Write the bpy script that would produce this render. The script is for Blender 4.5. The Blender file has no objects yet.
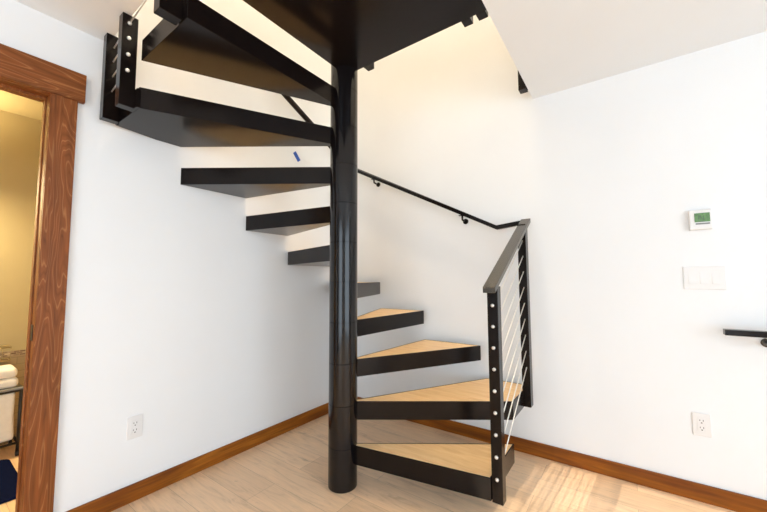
import bpy, bmesh, math, random
from mathutils import Vector, Matrix
random.seed(7)
S = bpy.context.scene
COL = S.collection
PI = math.pi

# ------------------------------------------------------------------ materials
def new_mat(name):
    m = bpy.data.materials.new(name); m.use_nodes = True
    nt = m.node_tree; b = nt.nodes['Principled BSDF']
    return m, nt, b

def coords(nt, scale=(1, 1, 1), rot=(0, 0, 0), loc=(0, 0, 0)):
    tc = nt.nodes.new('ShaderNodeTexCoord'); mp = nt.nodes.new('ShaderNodeMapping')
    mp.inputs['Scale'].default_value = scale; mp.inputs['Rotation'].default_value = rot
    mp.inputs['Location'].default_value = loc
    nt.links.new(tc.outputs['Object'], mp.inputs['Vector'])
    return mp.outputs['Vector']

def noise(nt, vec, scale, detail=4, rough=.55, dist=0.0):
    n = nt.nodes.new('ShaderNodeTexNoise'); n.inputs['Scale'].default_value = scale
    n.inputs['Detail'].default_value = detail; n.inputs['Roughness'].default_value = rough
    n.inputs['Distortion'].default_value = dist
    nt.links.new(vec, n.inputs['Vector']); return n.outputs['Fac']

def ramp(nt, fac, stops):
    r = nt.nodes.new('ShaderNodeValToRGB'); e = r.color_ramp.elements
    while len(e) < len(stops): e.new(0.5)
    for i, (p, c) in enumerate(stops):
        e[i].position = p; e[i].color = (*c, 1)
    nt.links.new(fac, r.inputs['Fac']); return r.outputs['Color']

def mix(nt, fac, a, b, mode='MIX'):
    n = nt.nodes.new('ShaderNodeMix'); n.data_type = 'RGBA'; n.blend_type = mode
    for sock, v in ((n.inputs[0], fac), (n.inputs[6], a), (n.inputs[7], b)):
        if hasattr(v, 'is_output'): nt.links.new(v, sock)
        elif isinstance(v, (int, float)): sock.default_value = v
        else: sock.default_value = (*v, 1)
    return n.outputs[2]

def bump(nt, b, h, strength=.1, dist=.002):
    n = nt.nodes.new('ShaderNodeBump'); n.inputs['Strength'].default_value = strength
    n.inputs['Distance'].default_value = dist
    nt.links.new(h, n.inputs['Height']); nt.links.new(n.outputs['Normal'], b.inputs['Normal'])

def plain(name, col, rough=.5, metal=0.0, var=.06, scale=12, bumpy=0.0):
    m, nt, b = new_mat(name)
    v = coords(nt); f = noise(nt, v, scale)
    lo = tuple(c * (1 - var) for c in col); hi = tuple(min(1, c * (1 + var)) for c in col)
    nt.links.new(ramp(nt, f, [(.3, lo), (.7, hi)]), b.inputs['Base Color'])
    b.inputs['Roughness'].default_value = rough; b.inputs['Metallic'].default_value = metal
    if bumpy:
        bump(nt, b, noise(nt, coords(nt), 260, 2), bumpy, .001)
    return m

def wood(name, axis, dark, mid, light, rough=.5, ring=24.0, fine=90):
    """stained wood whose grain runs along the given axis"""
    m, nt, b = new_mat(name)
    st = {'x': (.10, 1, 1), 'y': (1, .10, 1), 'z': (1, 1, .10)}[axis]
    v = coords(nt, st)
    warp = noise(nt, v, 6.0, 3, .5, .6)
    w = nt.nodes.new('ShaderNodeMath'); w.operation = 'MULTIPLY'; w.inputs[1].default_value = ring
    nt.links.new(warp, w.inputs[0])
    fr = nt.nodes.new('ShaderNodeMath'); fr.operation = 'PINGPONG'; fr.inputs[1].default_value = .5
    nt.links.new(w.outputs[0], fr.inputs[0])
    d = nt.nodes.new('ShaderNodeMath'); d.operation = 'MULTIPLY'; d.inputs[1].default_value = 2
    nt.links.new(fr.outputs[0], d.inputs[0])
    c1 = ramp(nt, d.outputs[0], [(.0, light), (.22, mid), (.6, mid), (1., dark)])
    st2 = {'x': (.04, 1, 1), 'y': (1, .04, 1), 'z': (1, 1, .04)}[axis]
    f2 = noise(nt, coords(nt, st2), fine, 3)
    c2 = ramp(nt, f2, [(.35, (.72, .70, .68)), (.65, (1.12, 1.1, 1.08))])
    nt.links.new(mix(nt, .85, c1, c2, 'MULTIPLY'), b.inputs['Base Color'])
    b.inputs['Roughness'].default_value = rough; b.inputs['Specular IOR Level'].default_value = .28
    bump(nt, b, f2, .08, .001)
    return m

def floor_mat():
    m, nt, b = new_mat('oak_plank_floor')
    v = coords(nt)
    br = nt.nodes.new('ShaderNodeTexBrick')
    br.offset = .37; br.inputs['Scale'].default_value = 1
    br.inputs['Brick Width'].default_value = 1.22; br.inputs['Row Height'].default_value = .182
    br.inputs['Mortar Size'].default_value = .0012; br.inputs['Mortar Smooth'].default_value = .2
    br.inputs['Bias'].default_value = 0
    br.inputs['Color1'].default_value = (.0, .0, .0, 1); br.inputs['Color2'].default_value = (1, 1, 1, 1)
    br.inputs['Mortar'].default_value = (.5, .5, .5, 1)
    nt.links.new(v, br.inputs['Vector'])
    base = ramp(nt, br.outputs['Color'], [(0, (.73, .505, .315)), (.5, (.80, .56, .355)), (1, (.86, .615, .40))])
    g = noise(nt, coords(nt, (1.3, 9, 1)), 2.6, 6, .62, 1.2)
    grain = ramp(nt, g, [(.28, (.78, .73, .68)), (.46, (1.05, 1.04, 1.03)), (.72, (1.2, 1.18, 1.15))])
    c = mix(nt, .85, base, grain, 'MULTIPLY')
    g2 = noise(nt, coords(nt, (.6, 22, 1)), 6, 5, .6, .3)
    c = mix(nt, .5, c, ramp(nt, g2, [(.3, (.86, .84, .82)), (.7, (1.08, 1.08, 1.08))]), 'MULTIPLY')
    kn = noise(nt, coords(nt, (1.5, 5, 1), loc=(3, 1, 0)), 3.2, 3, .5, .8)
    c = mix(nt, ramp(nt, kn, [(.66, (0, 0, 0)), (.76, (.55, .55, .55))]), c, (.33, .22, .14))
    mo = nt.nodes.new('ShaderNodeMath'); mo.operation = 'MULTIPLY'; mo.inputs[1].default_value = .55
    nt.links.new(br.outputs['Fac'], mo.inputs[0])
    c = mix(nt, mo.outputs[0], c, (.25, .16, .10))
    nt.links.new(c, b.inputs['Base Color'])
    b.inputs['Roughness'].default_value = .42
    bump(nt, b, g2, .05, .001)
    return m

def tread_wood_mat():
    m, nt, b = new_mat('oak_tread')
    g = noise(nt, coords(nt, (2, 12, 1)), 2.4, 5, .6, .9)
    g2 = noise(nt, coords(nt, (1, 26, 1)), 5, 4)
    c = ramp(nt, g, [(.3, (.70, .44, .20)), (.55, (.80, .54, .27)), (.75, (.86, .61, .33))])
    c = mix(nt, .5, c, ramp(nt, g2, [(.3, (.86, .84, .82)), (.7, (1.07, 1.07, 1.07))]), 'MULTIPLY')
    nt.links.new(c, b.inputs['Base Color']); b.inputs['Roughness'].default_value = .4
    return m

def tile_mat(name, cols, bw, rh, mort):
    m, nt, b = new_mat(name)
    v = coords(nt, rot=(0, -PI / 2, -PI / 2))
    tc = nt.nodes.new('ShaderNodeTexCoord'); sp = nt.nodes.new('ShaderNodeSeparateXYZ'); cb = nt.nodes.new('ShaderNodeCombineXYZ')
    nt.links.new(tc.outputs['Object'], sp.inputs[0])
    nt.links.new(sp.outputs['Y'], cb.inputs['X']); nt.links.new(sp.outputs['Z'], cb.inputs['Y'])
    br = nt.nodes.new('ShaderNodeTexBrick'); br.inputs['Scale'].default_value = 1
    br.inputs['Brick Width'].default_value = bw; br.inputs['Row Height'].default_value = rh
    br.inputs['Mortar Size'].default_value = .002
    br.inputs['Color1'].default_value = (*cols[0], 1); br.inputs['Color2'].default_value = (*cols[1], 1)
    br.inputs['Mortar'].default_value = (*mort, 1)
    nt.links.new(cb.outputs[0], br.inputs['Vector'])
    nt.links.new(br.outputs['Color'], b.inputs['Base Color']); b.inputs['Roughness'].default_value = .35
    return m

M = {}
M['wall'] = plain('white_wall_paint', (.79, .812, .83), .75, var=.01, scale=3, bumpy=.06)
M['back'] = plain('back_wall_dimming_grey', (.58, .57, .56), .75, var=.01, scale=3)  # unseen wall toned grey to dim its reflection in the steel
M['ceil'] = plain('white_ceiling_paint', (.77, .81, .845), .85, var=.01, scale=3, bumpy=.10)
M['bath'] = plain('beige_wall_paint', (.42, .345, .19), .7, var=.02, scale=3)
M['floor'] = floor_mat()
M['tread'] = tread_wood_mat()
WD = ((.165, .047, .008), (.215, .064, .013), (.33, .135, .042))
M['wood_z'] = wood('stained_wood_upright', 'z', *WD)
M['wood_y'] = wood('stained_wood_along_left_wall', 'y', *WD)
BD = ((.17, .044, .003), (.26, .078, .004), (.36, .122, .010))
M['base_y'] = wood('stained_baseboard_left', 'y', *BD, ring=4)
M['base_x'] = wood('stained_baseboard_right', 'x', *BD, ring=4)
def steel_mat(name, col, rough, coat, spec):
    m, nt, b = new_mat(name)
    f = noise(nt, coords(nt), 7, 4)
    nt.links.new(ramp(nt, f, [(.3, tuple(c * .8 for c in col)), (.7, tuple(c * 1.2 for c in col))]), b.inputs['Base Color'])
    b.inputs['Roughness'].default_value = rough
    b.inputs['Specular IOR Level'].default_value = spec
    b.inputs['Coat Weight'].default_value = coat; b.inputs['Coat Roughness'].default_value = .12
    return m
M['steel'] = steel_mat('black_painted_steel', (.0065, .0040, .0034), .20, .0, .22)
M['pole'] = steel_mat('black_painted_pole', (.004, .003, .0035), .13, .0, .40)
M['rail'] = steel_mat('black_metal_tinted_reflection', (.026, .018, .007), .27, .0, .9)  # brown base colour stands in for the warm reflection on the top rail
M['cable'] = plain('stainless_cable', (.80, .78, .74), .35, .5)
M['stud'] = plain('stainless_stud', (.85, .84, .82), .28, .8)
M['plastic'] = plain('white_plastic', (.74, .74, .74), .35, var=.01)
M['slot'] = plain('dark_slot', (.05, .05, .05), .5)
M['tape'] = plain('blue_tape', (.02, .09, .42), .6)
M['lcd'] = plain('green_lcd', (.10, .22, .07), .25, var=.35, scale=90)
M['lcd_dark'] = plain('lcd_segment', (.03, .075, .03), .3)
M['strike'] = plain('dark_bronze', (.03, .02, .015), .35, .6)
M['cloth'] = plain('white_cloth', (.82, .81, .78), .9, var=.03, scale=40, bumpy=.2)
M['grey'] = plain('grey_board', (.20, .20, .20), .5)
M['blackm'] = plain('black_frame_metal', (.012, .012, .014), .4)
M['gold'] = plain('bronze_wire', (.55, .42, .22), .35, .8)
M['mat'] = plain('navy_bath_mat', (.003, .006, .032), .95, var=.4, scale=200, bumpy=.6)
for nd in M['mat'].node_tree.nodes:
    if nd.type == 'BSDF_PRINCIPLED': nd.inputs['Specular IOR Level'].default_value = .05
M['tile'] = tile_mat('beige_wall_tile', ((.30, .22, .12), (.38, .28, .16)), .10, .05, (.22, .16, .09))
M['mosaic'] = tile_mat('mosaic_border', ((.10, .045, .02), (.55, .43, .28)), .03, .012, (.35, .26, .16))
M['frame'] = plain('white_window_frame', (.8, .8, .8), .5)

# ------------------------------------------------------------------ mesh helpers
def add_box(bm, x0, x1, y0, y1, z0, z1, mtx=None):
    vs = [bm.verts.new(Vector(p) if mtx is None else mtx @ Vector(p)) for p in
          ((x0, y0, z0), (x1, y0, z0), (x1, y1, z0), (x0, y1, z0), (x0, y0, z1), (x1, y0, z1), (x1, y1, z1), (x0, y1, z1))]
    for f in ((0, 3, 2, 1), (4, 5, 6, 7), (0, 1, 5, 4), (1, 2, 6, 5), (2, 3, 7, 6), (3, 0, 4, 7)):
        bm.faces.new([vs[i] for i in f])

def box(*a, **k):
    bm = bmesh.new(); add_box(bm, *a, **k); return bm

def boxes(*lst):
    bm = bmesh.new()
    for a in lst: add_box(bm, *a)
    return bm

def frame_for(d, hint=Vector((0, 0, 1))):
    d = d.normalized()
    if abs(d.dot(hint)) > .98: hint = Vector((1, 0, 0))
    s = d.cross(hint).normalized(); u = s.cross(d).normalized()
    return s, u

def add_tube(bm, pts, r, n=10, cap=True, radii=None):
    pts = [Vector(p) for p in pts]; rings = []
    for i, p in enumerate(pts):
        a = pts[max(0, i - 1)]; c = pts[min(len(pts) - 1, i + 1)]
        s, u = frame_for(c - a); rr = radii[i] if radii else r
        rings.append([bm.verts.new(p + (s * math.cos(2 * PI * k / n) + u * math.sin(2 * PI * k / n)) * rr) for k in range(n)])
    for i in range(len(rings) - 1):
        for k in range(n):
            f = bm.faces.new((rings[i][k], rings[i][(k + 1) % n], rings[i + 1][(k + 1) % n], rings[i + 1][k])); f.smooth = True
    if cap:
        bm.faces.new(rings[0][::-1]); bm.faces.new(rings[-1])

def add_bar(bm, pts, side, w, h):
    """square bar swept through pts with mitred corners; side = list of sideways unit vectors scaled for mitre"""
    rings = []
    for p, s in zip(pts, side):
        p = Vector(p); s = Vector(s)
        rings.append([bm.verts.new(p + s * a * w / 2 + Vector((0, 0, b * h / 2))) for a, b in ((-1, -1), (1, -1), (1, 1), (-1, 1))])
    for i in range(len(rings) - 1):
        for k in range(4):
            bm.faces.new((rings[i][k], rings[i][(k + 1) % 4], rings[i + 1][(k + 1) % 4], rings[i + 1][k]))
    bm.faces.new(rings[0][::-1]); bm.faces.new(rings[-1])

def add_lathe(bm, prof, cx, cy, n=48):
    rings = []
    for r, z in prof:
        rings.append([bm.verts.new((cx + r * math.cos(2 * PI * k / n), cy + r * math.sin(2 * PI * k / n), z)) for k in range(n)])
    for i in range(len(rings) - 1):
        for k in range(n):
            f = bm.faces.new((rings[i][k], rings[i][(k + 1) % n], rings[i + 1][(k + 1) % n], rings[i + 1][k])); f.smooth = True
    bm.faces.new(rings[0][::-1]); bm.faces.new(rings[-1])
    for rg in rings:
        for k in range(n): bm.edges.get((rg[k], rg[(k + 1) % n])).smooth = False

def add_prism(bm, poly, z0, z1):
    a = [bm.verts.new((x, y, z0)) for x, y in poly]; b = [bm.verts.new((x, y, z1)) for x, y in poly]
    n = len(poly)
    bm.faces.new(a[::-1]); bm.faces.new(b)
    for i in range(n): bm.faces.new((a[i], a[(i + 1) % n], b[(i + 1) % n], b[i]))

def obj(name, bm, mat, parent=None, bevel=0.0, seg=2):
    bmesh.ops.recalc_face_normals(bm, faces=bm.faces)
    me = bpy.data.meshes.new(name); bm.to_mesh(me); bm.free()
    me.materials.append(M[mat] if isinstance(mat, str) else mat)
    o = bpy.data.objects.new(name, me); COL.objects.link(o)
    if parent is not None:
        o.parent = parent
        if parent.parent is None: o.matrix_parent_inverse = Matrix.Translation(-parent.location)
    if bevel:
        b = o.modifiers.new('bevel', 'BEVEL'); b.width = bevel; b.segments = seg; b.limit_method = 'ANGLE'
        b.angle_limit = math.radians(40)
    return o

def tag(o, label, cat, group=None):
    o['label'] = label; o['category'] = cat
    if group: o['group'] = group
    return o

def thing(name, loc, label, cat, group=None):
    o = bpy.data.objects.new(name, None); COL.objects.link(o); o.location = loc; o.empty_display_size = .1
    return tag(o, label, cat, group)

def struct(name, bm, mat, bevel=0.0):
    o = obj(name, bm, mat, None, bevel); o['kind'] = 'structure'; return o

# ------------------------------------------------------------------ dimensions (metres)
XL, YR = -2.157, 2.453          # left wall face, right wall face
ZC, ZF, ZT = 2.395, 2.5135, 7.7   # lower ceiling, upper floor, upper ceiling
XE, YB = 3.4, -2.6              # wall behind / at the right of the camera
OX, OY = -0.470, 0.548          # edges of the stair opening in the ceiling
XB = -3.65                      # far wall of the bathroom

# ------------------------------------------------------------------ setting
struct('floor', box(XB - .12, XE + .12, YB - .12, YR + .12, -.12, 0), 'floor')
D0, D1, DH = -.52, .341, 2.022   # doorway in the left wall
struct('wall_left', boxes((XL - .13, XL, D1 + .012, YR, 0, ZT), (XL - .13, XL, D0 - .012, D1 + .012, DH + .012, ZT),
                          (XL - .13, XL, YB, D0 - .012, 0, ZT)), 'wall')
struct('wall_right', box(XL - .13, XE + .12, YR, YR + .12, 0, ZT), 'wall')
W1, W2 = (-.965, -.615), (-.53, 1.2)      # glazed openings of the wall behind the camera
SILL, HEAD = .06, 2.165
struct('wall_back', boxes((XL - .13, W1[0], YB - .12, YB, 0, ZT), (W1[1], W2[0], YB - .12, YB, 0, HEAD),
                          (W2[1], XE + .12, YB - .12, YB, 0, ZT), (W1[0], W2[1], YB - .12, YB, HEAD, ZT),
                          (W1[0], W1[1], YB - .12, YB, 0, SILL), (W2[0], W2[1], YB - .12, YB, 0, SILL)), 'back')
E0, E1 = (-1.9, 1.25), (.04, 2.25)
struct('wall_side', boxes((XE, XE + .12, YB, E0[0], 0, ZT), (XE, XE + .12, E0[1], YR, 0, ZT),
                          (XE, XE + .12, E0[0], E0[1], 0, E1[0]), (XE, XE + .12, E0[0], E0[1], E1[1], ZT)), 'wall')
# ceiling of the room with the square stair opening, floor of the storey above on top of it
struct('ceiling', boxes((XL, XE, YB, OY, ZC, ZF), (OX, XE, OY, YR, ZC, ZF)), 'ceil')
struct('ceiling_upper', box(XL - .13, XE + .12, YB - .12, YR + .12, ZT, ZT + .1), 'ceil')
# windows, and an added mask for the sun in the first opening
sun_mask = boxes((W1[0], W1[0] + .080, YB - .09, YB - .05, 2.016, HEAD))  # unseen corner block and thin bars, added to cut and stripe the sun patch
k = W1[0] + .095
while k < W1[1] - .01:
    add_box(sun_mask, k, k + .0065, YB - .072, YB - .066, SILL, HEAD); k += .037
struct('sun_patch_mask', sun_mask, 'frame')
struct('window_2', boxes((W2[0], W2[0] + .03, YB - .09, YB - .04, SILL, HEAD), (W2[1] - .03, W2[1], YB - .09, YB - .04, SILL, HEAD),
                         (.4, .45, YB - .09, YB - .04, SILL, HEAD)), 'frame')
struct('window_3', boxes((XE + .04, XE + .09, E0[0], E0[1], E1[0], E1[0] + .04), (XE + .04, XE + .09, E0[0], E0[1], E1[1] - .04, E1[1]),
                         (XE + .04, XE + .09, -.12, -.07, E1[0], E1[1])), 'frame')
# baseboards
BH, BT = .088, .013
struct('baseboard_left', box(XL, XL + BT, D1 + .098, YR, 0, BH), 'base_y', .0025)
struct('baseboard_right', box(XL + BT, XE, YR - BT, YR, 0, BH), 'base_x', .0025)

# doorway with stained casing
door = bpy.data.objects.new('door_1', None); COL.objects.link(door); door.location = (XL, D1, 0); door['kind'] = 'structure'
door['label'] = 'doorway with brown stained wood casing in the left wall'
obj('side_casing', box(XL, XL + .020, D1 + .001, D1 + .098, 0, DH + .002), 'wood_z', door, .002)
obj('side_casing', box(XL, XL + .020, D0 - .102, D0 - .004, 0, DH + .002), 'wood_z', door, .002)
obj('head_casing', box(XL, XL + .027, D0 - .128, D1 + .123, DH + .002, DH + .143), 'wood_y', door, .002)
obj('side_jamb', box(XL - .132, XL + .006, D1, D1 + .0115, 0, DH), 'wood_z', door, .001)
obj('side_jamb', box(XL - .132, XL + .006, D0 - .0115, D0, 0, DH), 'wood_z', door, .001)
obj('head_jamb', box(XL - .132, XL + .006, D0 - .0115, D1 + .0115, DH, DH + .0115), 'wood_y', door, .001)
obj('door_stop', boxes((XL - .085, XL - .050, D1 - .006, D1, 0, DH - .012), (XL - .085, XL - .050, D0, D0 + .012, 0, DH - .012),
                       (XL - .085, XL - .050, D0, D1, DH - .012, DH)), 'wood_z', door, .001)
obj('strike_plate', box(XL - .044, XL - .008, D1 - .003, D1, .885, .955), 'strike', door, .001)

# bathroom seen through the doorway
BZ = 2.395
struct('wall_bathroom', boxes((XB - .12, XB, -1.6, 1.4, .61, ZT), (XB - .12, XB, -1.6, 1.4, 0, .61),
                              (XB, XL - .13, 1.2, 1.32, 0, ZT), (XB, XL - .13, -1.6, -1.48, 0, ZT)), 'bath')
struct('ceiling_bathroom', box(XB, XL - .13, -1.48, 1.2, BZ, BZ + .1), 'bath')
struct('trim_1', box(XB, XB + .010, -1.48, 1.2, 0, .612), 'tile')
struct('trim_2', box(XB, XB + .013, -1.48, 1.2, .612, .648), 'mosaic')

# ------------------------------------------------------------------ spiral staircase
PX, PY, PR = -1.349, 1.488, .0815
RISE, TH = .2285, .102
stair = thing('spiral_staircase', (PX, PY, 0), 'black steel spiral staircase with oak treads winding around a round pole', 'staircase')

# pole made of stacked sleeves: fine grooves where two sleeves meet
prof = [(PR - .002, 0), (PR, .003)]
for i in range(1, 15):
    z = RISE * i - .004
    prof += [(PR, z - .0016), (PR - .0022, z - .0004), (PR - .0022, z + .0004), (PR, z + .0016)]
prof += [(PR, 3.55), (PR - .004, 3.556)]
bm = bmesh.new(); add_lathe(bm, prof, PX, PY, 64)
obj('centre_pole', bm, 'pole', stair)

# square footprint of the stair
SX0, SX1, SY0, SY1 = -2.155, -.5525, .585, 2.408
def edge_pt(deg, back):
    a = math.radians(deg); dx, dy = math.cos(a), math.sin(a); t = 1e9
    if dx > 1e-9: t = min(t, (SX1 - PX) / dx)
    if dx < -1e-9: t = min(t, (SX0 - PX) / dx)
    if dy > 1e-9: t = min(t, ((SY1 if back else SY1 - .036) - PY) / dy)
    if dy < -1e-9: t = min(t, (SY0 - PY) / dy)
    return (PX + dx * t, PY + dy * t)
CORN = [(math.degrees(math.atan2(y - PY, x - PX)) % 360, (x, y)) for x, y in ((SX1, SY1), (SX0, SY1 - .036), (SX0, SY0), (SX1, SY0))]

def inset(poly, d):
    n = len(poly); out = []
    area = sum(poly[i][0] * poly[(i + 1) % n][1] - poly[(i + 1) % n][0] * poly[i][1] for i in range(n))
    sg = 1 if area > 0 else -1
    for i in range(n):
        p0, p1, p2 = Vector(poly[i - 1]), Vector(poly[i]), Vector(poly[(i + 1) % n])
        e1 = (p1 - p0).normalized(); e2 = (p2 - p1).normalized()
        n1 = Vector((-e1.y, e1.x)) * sg; n2 = Vector((-e2.y, e2.x)) * sg
        b = n1 + n2; b = b / max(.2, b.dot(n1))
        out.append(tuple(p1 + b * d))
    return out

def tread_poly(a0, a1):
    back = a0 < 40
    r0 = PR - .004
    c0, c1 = math.radians(a0), math.radians(a1)
    p = [(PX + r0 * math.cos(c0), PY + r0 * math.sin(c0)), edge_pt(a0, back)]
    for ca, pt in CORN:
        if a0 + .5 < ca < a1 - .5:
            if pt == (SX0, SY0): p += [(SX0, SY0 + .20), (SX0 + .035, SY0)]
            else: p.append(pt)
    p += [edge_pt(a1, back), (PX + r0 * math.cos(c1), PY + r0 * math.sin(c1))]
    return p

def pan_mesh(poly, z0, z1, lip=.006, deep=.018):
    bm = bmesh.new(); n = len(poly); ins = inset(poly, lip)
    ob = [bm.verts.new((x, y, z0)) for x, y in poly]; ot = [bm.verts.new((x, y, z1)) for x, y in poly]
    it = [bm.verts.new((x, y, z1)) for x, y in ins]; il = [bm.verts.new((x, y, z1 - deep)) for x, y in ins]
    bm.faces.new(ob[::-1]); bm.faces.new(il)
    for i in range(n):
        j = (i + 1) % n
        for A, B in ((ob, ot), (ot, it), (it, il)):
            bm.faces.new((A[i], A[j], B[j], B[i]))
    return bm

EDGE = [9.6, 34.5, 60.6, 86.9, 113.0, 137.6, 163.5, 189.1, 215.1, 242.8, 269.4]
for i in range(10):
    top = RISE * (i + 1) + {3: -.006, 4: -.012}.get(i, 0)
    poly = tread_poly(EDGE[i] + .12, EDGE[i + 1] - .12)
    pan = obj('tread', pan_mesh(poly, top - TH, top), 'steel', stair, .0012, 1)
    bm = bmesh.new(); add_prism(bm, inset(poly, .0066), top - .0175, top - .0008)
    w = obj('wood_inlay', bm, 'tread', pan); w['label'] = 'light oak walking surface'
# landing level with the storey above
LP = [(PX - .006, OY + .012), (OX - .006, OY + .012), (OX - .006, 1.512), (PX - .006, 1.512)]
land = obj('landing', pan_mesh(LP, ZF - TH, ZF), 'steel', stair, .0012, 1)
bm = bmesh.new(); add_prism(bm, inset(LP, .0066), ZF - .0175, ZF - .0008)
w = obj('wood_inlay', bm, 'tread', land); w['label'] = 'light oak walking surface'

def stud(bm, p, d, r=.0085, l=.009):
    p = Vector(p); d = Vector(d)
    add_tube(bm, [p - d * .001, p + d * l * .55, p + d * l * .85, p + d * l], r, 12, True, [r, r, r * .75, r * .3])

def post(x0, x1, y0, y1, z0, z1, parent=stair):
    return obj('railing_post', box(x0, x1, y0, y1, z0, z1), 'steel', parent, .0015, 1)

# guard beside the two lowest treads
GX = -.526
pa = post(-.552, -.501, 1.637, 1.687, RISE - TH - .010, 1.116)
pb = post(-.562, -.512, 2.288, 2.348, 2 * RISE - TH, 1.505)
SL = .385 / .65
for i in range(9):
    z = .225 + .1 * i
    bm = bmesh.new(); stud(bm, (GX, 1.637, z), (0, -1, 0)); s = obj('cable_stud', bm, 'stud', pa); s['label'] = 'round stainless cable end'
    bm = bmesh.new(); add_tube(bm, [(GX, 1.66, z), (GX - .006, 2.32, z + SL * .66)], .0031, 8)
    c = obj('cable', bm, 'cable', stair); c['label'] = 'thin stainless steel cable'
bm = bmesh.new()
add_bar(bm, [(GX - .003, 1.598, 1.099), (GX - .003, 2.385, 1.099 + .560 * .787)], [(1, 0, 0), (1, 0, 0)], .060, .028)
obj('top_rail', bm, 'rail', stair, .002, 2)

# guard at the outer end of the ninth tread, rising to the ceiling
zt9 = 9 * RISE - TH
pA = post(-1.886, -1.838, .514, .576, zt9, ZC - .002)
pB = post(-2.108, -2.062, .516, .583, zt9, ZC - .002)
for i, z in enumerate((2.351, 2.278, 2.199, 2.122)):
    bm = bmesh.new(); stud(bm, (-1.838, .541, z), (1, 0, 0)); s = obj('cable_stud', bm, 'stud', pA); s['label'] = 'round stainless cable end'
    bm = bmesh.new(); add_tube(bm, [(-2.08, .548, z - .025), (-1.86, .541, z)], .0031, 8)
    c = obj('cable', bm, 'cable', stair); c['label'] = 'thin stainless steel cable'
bm = bmesh.new(); add_tube(bm, [(-1.86, .541, 2.349), (-1.44, .541, 2.393)], .0031, 8)
c = obj('cable', bm, 'cable', stair); c['label'] = 'thin stainless steel cable'
# tabs that tie the posts to the treads
obj('post_tab', box(-1.886, -1.81, .574, .588, zt9, zt9 + .09), 'steel', stair)
obj('post_tab', box(-2.108, -2.08, .58, .592, zt9, zt9 + .09), 'steel', stair)
# post at the outer end of the tenth tread
zt10 = 10 * RISE - TH
pC = post(-1.445, -1.392, .499, .580, zt10, 3.35)
bm = bmesh.new(); stud(bm, (-1.392, .54, 2.30), (1, 0, 0)); s = obj('cable_stud', bm, 'stud', pC); s['label'] = 'round stainless cable end'
# guard along the open edge of the landing
for x in (-1.218, -.604, -.530):
    post(x, x + .045, 1.512, 1.560, ZF - TH, 3.55)
bm = bmesh.new(); add_bar(bm, [(-1.24, 1.536, 3.55), (-.47, 1.536, 3.55)], [(0, 1, 0), (0, 1, 0)], .054, .024)
obj('top_rail', bm, 'rail', stair, .002, 2)
for i in range(9):
    bm = bmesh.new(); add_tube(bm, [(-1.2, 1.536, 2.63 + .1 * i), (-.50, 1.536, 2.63 + .1 * i)], .0031, 8)
    c = obj('cable', bm, 'cable', stair); c['label'] = 'thin stainless steel cable'

# ------------------------------------------------------------------ post bolted to the edge of the upper floor
up = thing('floor_edge_post', (OX - .025, 2.33, ZF - .11), 'black post end peeking below the edge of the ceiling opening, right of the stair', 'railing post')
obj('post', box(OX - .058, OX - .010, 2.295, 2.355, ZF - .11, 3.55), 'steel', up, .0015, 1)
obj('mounting_plate', box(OX - .010, OX, 2.285, 2.365, ZF - .09, ZF - .01), 'steel', up)

# ------------------------------------------------------------------ handrails
HY, HX = YR - .068, XL + .068
r2 = math.sqrt(.5)
h = thing('wall_handrail', (-.72, HY, 1.515), 'long black handrail climbing the wall behind the spiral staircase, bent at its low end', 'handrail')
bm = bmesh.new()
pts = [(-.5535, HY - .008, 1.528), (-.722, HY, 1.512), (HX, HY, 1.512 + (-.722 - HX) * .515), (HX, 1.05, 2.216 + (HY - 1.05) * .485)]
add_bar(bm, pts, [(0, 1, 0), (0, 1, 0), (1, 1, 0), (1, 0, 0)], .030, .030)
obj('rail', bm, 'steel', h, .003, 2)
def bracket(x, z, parent):
    b = bmesh.new()
    add_tube(b, [(x, YR, z - .052), (x, YR - .006, z - .052), (x, YR - .009, z - .052)], .02, 20, True, [.021, .021, .016])
    add_tube(b, [(x, YR - .004, z - .052), (x, YR - .045, z - .052), (x, HY, z - .047), (x, HY, z - .035), (x, HY, z - .008)], .0075, 10)
    add_box(b, x - .025, x + .025, HY - .010, HY + .010, z - .018, z - .012)
    return obj('wall_bracket', b, 'steel', parent)
for bx in (-1.80, -.975):
    bracket(bx, 1.512 + (-.722 - bx) * .515, h)
b = bmesh.new()
add_tube(b, [(XL, 1.2, 2.735), (XL + .009, 1.2, 2.735)], .02, 20)
add_tube(b, [(XL + .004, 1.2, 2.735), (HX - .01, 1.2, 2.735), (HX, 1.2, 2.745), (HX, 1.2, 2.785)], .0075, 10)
obj('wall_bracket', b, 'rail', h)

h2 = thing('wall_handrail', (.398, HY - .006, .885), 'short straight black handrail at the right edge, below the white switches', 'handrail')
bm = bmesh.new(); add_bar(bm, [(.386, HY - .006, .884), (2.2, HY - .006, .884)], [(0, 1, 0), (0, 1, 0)], .046, .028)
obj('rail', bm, 'steel', h2, .002, 2)
for bx in (.545, 1.5):
    b = bmesh.new()
    add_tube(b, [(bx, YR, .835), (bx, YR - .006, .835), (bx, YR - .009, .835)], .02, 20, True, [.021, .021, .016])
    add_tube(b, [(bx, YR - .004, .835), (bx, YR - .045, .835), (bx, HY, .842), (bx, HY, .875)], .0075, 10)
    obj('wall_bracket', b, 'rail', h2)

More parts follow.
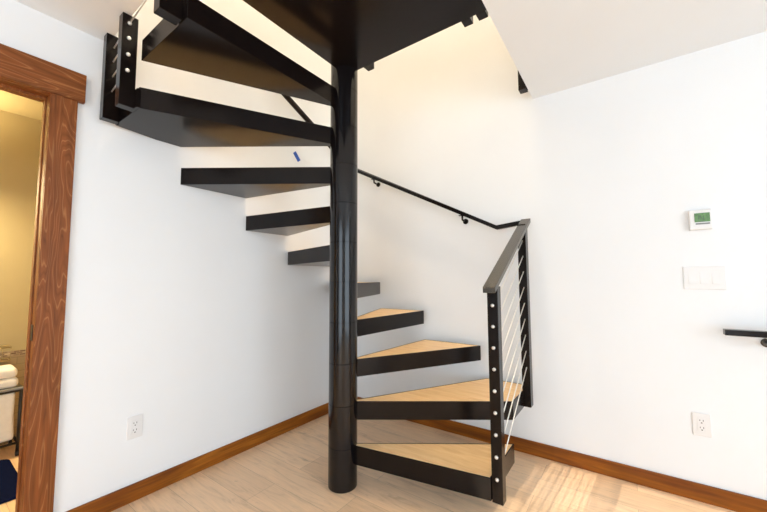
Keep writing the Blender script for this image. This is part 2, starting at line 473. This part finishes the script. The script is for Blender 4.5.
# ------------------------------------------------------------------ wall devices
t = thing('wall_thermostat', (.337, YR, 1.409), 'white wall thermostat with a small green display above the switches', 'thermostat')
obj('body', boxes((.290, .383, YR - .022, YR, 1.409, 1.516)), 'plastic', t, .006, 3)
sc_ = obj('display', box(.3125, .3735, YR - .0245, YR - .020, 1.449, 1.497), 'lcd', t, .001); sc_['label'] = 'green liquid crystal display'
obj('display_segments', boxes((.328, .331, YR - .0255, YR - .0235, 1.462, 1.482), (.328, .338, YR - .0255, YR - .0235, 1.480, 1.483), (.336, .339, YR - .0255, YR - .0235, 1.462, 1.482),
                      (.346, .349, YR - .0255, YR - .0235, 1.462, 1.482), (.344, .352, YR - .0255, YR - .0235, 1.461, 1.464)), 'lcd_dark', t)
obj('button_strip', box(.316, .372, YR - .0240, YR - .020, 1.436, 1.444), 'grey', t, .0008)

sw = thing('light_switch', (.337, YR, 1.152), 'white plate of three rocker switches below the thermostat', 'light switch')
obj('plate', box(.254, .419, YR - .006, YR, 1.092, 1.214), 'plastic', sw, .003, 3)
for i in range(3):
    cx = .291 + .046 * i
    bm = bmesh.new(); add_box(bm, cx - .0165, cx + .0165, YR - .0095, YR - .004, 1.120, 1.187, None)
    for v in bm.verts:
        if v.co.z > 1.15 and v.co.y < YR - .008: v.co.y += .0035
    obj('rocker', bm, 'plastic', sw, .0012)

def outlet(name, origin, M4, label):
    o = thing(name, origin, label, 'electrical outlet')
    b = bmesh.new(); add_box(b, -.036, .036, 0, .006, -.058, .058, M4); obj('plate', b, 'plastic', o, .0028, 3)
    b = bmesh.new(); add_box(b, -.017, .017, .004, .0085, -.034, .034, M4); obj('receptacle', b, 'plastic', o, .001)
    for dz in (-.018, .018):
        b = bmesh.new()
        add_box(b, -.0078, -.0052, .0078, .0092, dz + .0, dz + .009, M4)
        add_box(b, .0052, .0078, .0078, .0092, dz + .001, dz + .008, M4)
        add_box(b, -.0028, .0028, .0078, .0092, dz - .010, dz - .005, M4)
        obj('socket_slots', b, 'slot', o)
    return o
outlet('wall_outlet', (.288, YR, .389), Matrix.Translation((.288, YR, .389)) @ Matrix.Rotation(PI, 4, 'Z'), 'white electrical outlet on the right wall, below the switches')
outlet('wall_outlet', (XL, .745, .378), Matrix.Translation((XL, .745, .378)) @ Matrix.Rotation(-PI / 2, 4, 'Z'), 'white electrical outlet on the left wall, between doorway and staircase')

# strip of painter's tape left on the left wall
mt = Matrix.Translation((XL, 1.806, 2.162)) @ Matrix.Rotation(math.radians(-50), 4, 'X')
bm = bmesh.new(); add_box(bm, 0, .0012, -.040, .040, -.0175, .0175, mt)
tag(obj('tape_strip', bm, 'tape'), 'small strip of blue tape stuck on the left wall between two treads', 'tape')

# ------------------------------------------------------------------ bathroom things
hm = thing('storage_bin', (-3.45, .22, 0), 'white fabric bin in a black metal frame seen low through the doorway', 'bin')
bm = bmesh.new()
lo = [(-3.585, -.05), (-3.335, -.05), (-3.335, .470), (-3.585, .470)]
A = [bm.verts.new((x, y, .105)) for x, y in lo]
B = [bm.verts.new((x + (.006 if x > -3.4 else -.004), y * 1.0 - (.008 if y > 0 else 0), .26)) for x, y in lo]
C2 = [bm.verts.new((x, y - (.006 if y > 0 else 0), .418)) for x, y in lo]
bm.faces.new(A[::-1]); bm.faces.new(C2)
for L0, L1 in ((A, B), (B, C2)):
    for i in range(4): bm.faces.new((L0[i], L0[(i + 1) % 4], L1[(i + 1) % 4], L1[i]))
obj('bag', bm, 'cloth', hm, .02, 4)
bm = bmesh.new()
for x in (-3.33, -3.59):
    for y in (.487, -.07):
        add_tube(bm, [(x, y, .03), (x, y, .425)], .009, 10)
    add_tube(bm, [(x, -.07, .085), (x, .487, .085)], .008, 10); add_tube(bm, [(x, -.07, .425), (x, .487, .425)], .008, 10)
for y in (.487, -.07):
    for z in (.085, .425): add_tube(bm, [(-3.33, y, z), (-3.59, y, z)], .008, 10)
obj('frame', bm, 'blackm', hm)
obj('board', box(-3.60, -3.322, -.085, .498, .430, .444), 'grey', hm, .003)
for x in (-3.33, -3.59):
    for y in (.487, -.07):
        bm = bmesh.new(); add_tube(bm, [(x, y - .008, .018), (x, y + .008, .018)], .018, 16); obj('wheel', bm, 'blackm', hm)
# folded towel on the bin
bm = bmesh.new()
for i in range(2):
    z = .4445 + .064 * i
    add_box(bm, -3.56 + .006 * i, -3.345 - .006 * i, -.02, .476 - .006 * i, z, z + .0638)
tag(obj('folded_towel', bm, 'cloth', None, .024, 4), 'thick folded white towel lying on the bin beyond the doorway', 'towel')
# wire basket on the wall above
wb = thing('wire_basket', (XB + .06, .26, .60), 'bronze wire basket on the tiled wall above the white towel', 'basket')
bm = bmesh.new()
x0, x1, y0, y1 = XB + .014, XB + .12, .06, .452
for z in (.60, .69):
    add_tube(bm, [(x0, y0, z), (x1, y0, z), (x1, y1, z), (x0, y1, z), (x0, y0, z)], .004, 8)
obj('rim', bm, 'gold', wb)
bm = bmesh.new()
for j in range(11):
    y = y0 + (y1 - y0) * j / 10
    add_tube(bm, [(x0, y, .60), (x1, y, .60), (x1, y, .69)], .0025, 6)
obj('wires', bm, 'gold', wb)
# bath mat
bm = bmesh.new()
def rr(x0, x1, y0, y1, r, n=6):
    out = []
    for cx, cy, a0 in ((x1 - r, y1 - r, 0), (x0 + r, y1 - r, 90), (x0 + r, y0 + r, 180), (x1 - r, y0 + r, 270)):
        for j in range(n + 1):
            a = math.radians(a0 + 90 * j / n); out.append((cx + r * math.cos(a), cy + r * math.sin(a)))
    return out
add_prism(bm, rr(-3.30, -2.68, -.45, .447, .05), 0, .016)
tag(obj('bath_mat', bm, 'mat', None, .006, 3), 'dark navy bath mat on the wood floor beyond the doorway', 'mat')

# ------------------------------------------------------------------ light
world = bpy.data.worlds.new('daylight'); S.world = world; world.use_nodes = True
bg = world.node_tree.nodes['Background']; bg.inputs['Color'].default_value = (.745, .88, 1.0, 1); bg.inputs['Strength'].default_value = 5.1
def portal(loc, rot, sx, sy):
    l = bpy.data.lights.new('window_portal', 'AREA'); l.shape = 'RECTANGLE'; l.size = sx; l.size_y = sy; l.cycles.is_portal = True
    o = bpy.data.objects.new('window_portal', l); COL.objects.link(o); o.location = loc; o.rotation_euler = rot
portal(((W2[0] + W2[1]) / 2, YB - .13, (SILL + HEAD) / 2), (PI / 2, 0, 0), W2[1] - W2[0], HEAD - SILL)
portal(((W1[0] + W1[1]) / 2, YB - .13, (SILL + HEAD) / 2), (PI / 2, 0, 0), W1[1] - W1[0], HEAD - SILL)
portal((XE + .13, (E0[0] + E0[1]) / 2, (E1[0] + E1[1]) / 2), (PI / 2, 0, PI / 2), E0[1] - E0[0], E1[1] - E1[0])
sun = bpy.data.lights.new('sun', 'SUN'); sun.energy = 2.9; sun.color = (1, .88, .70); sun.angle = .0015
so = bpy.data.objects.new('sun', sun); COL.objects.link(so)
sd = Vector((.085, 1, -.4217)).normalized()
so.rotation_euler = sd.to_track_quat('-Z', 'Y').to_euler(); so.location = (0, -6, 4)
def lamp(name, loc, power, col, rad):
    l = bpy.data.lights.new(name, 'POINT'); l.energy = power; l.color = col; l.shadow_soft_size = rad
    o = bpy.data.objects.new(name, l); COL.objects.link(o); o.location = loc; return o
lamp('stairwell_lamp', (-1.2, 1.45, 7.2), 400, (1, .77, .52), .05)
lamp('bathroom_lamp', (-3.40, -.25, 1.86), 110, (1, .80, .46), .03)
# shade of the bathroom sconce, open above and below
bs = thing('wall_sconce', (-3.45, -.25, 1.86), 'bathroom wall lamp with a cylindrical shade, out of sight left of the doorway', 'lamp')
bm = bmesh.new()
n = 24; rg = []
for r, z in ((.085, 1.833), (.085, 1.92), (.082, 1.92), (.082, 1.833)):
    rg.append([bm.verts.new((-3.40 + r * math.cos(2 * PI * q / n), -.25 + r * math.sin(2 * PI * q / n), z)) for q in range(n)])
for i in range(4):
    for q in range(n): bm.faces.new((rg[i][q], rg[i][(q + 1) % n], rg[(i + 1) % 4][(q + 1) % n], rg[(i + 1) % 4][q]))
obj('lamp_shade', bm, 'grey', bs)
bm = bmesh.new(); add_tube(bm, [(XB, -.25, 1.88), (-3.486, -.25, 1.88)], .01, 10); obj('arm', bm, 'gold', bs)

# ------------------------------------------------------------------ camera
F = 339.31
yaw, pitch, roll = math.radians(-35.469), math.radians(4.0106), math.radians(-.2440)
fw = Vector((math.sin(yaw) * math.cos(pitch), math.cos(yaw) * math.cos(pitch), math.sin(pitch)))
rt = Vector((math.cos(yaw), -math.sin(yaw), 0)); upv = rt.cross(fw)
r_ = rt * math.cos(roll) + upv * math.sin(roll); u_ = -rt * math.sin(roll) + upv * math.cos(roll)
cam = bpy.data.cameras.new('camera'); cam.sensor_fit = 'HORIZONTAL'; cam.sensor_width = 36; cam.lens = F * 36 / 767
cam.clip_start = .05
co = bpy.data.objects.new('camera', cam); COL.objects.link(co)
co.matrix_world = Matrix(((r_.x, u_.x, -fw.x, 0), (r_.y, u_.y, -fw.y, 0), (r_.z, u_.z, -fw.z, 1.15), (0, 0, 0, 1)))
S.camera = co

S.view_settings.view_transform = 'Standard'; S.view_settings.look = 'None'
S.view_settings.gamma = 1; S.view_settings.use_curve_mapping = False; S.view_settings.exposure = 0.22
S.cycles.use_denoising = True; S.cycles.max_bounces = 14; S.cycles.diffuse_bounces = 8; S.cycles.glossy_bounces = 6
S.cycles.sample_clamp_indirect = 8.0; S.cycles.caustics_reflective = False
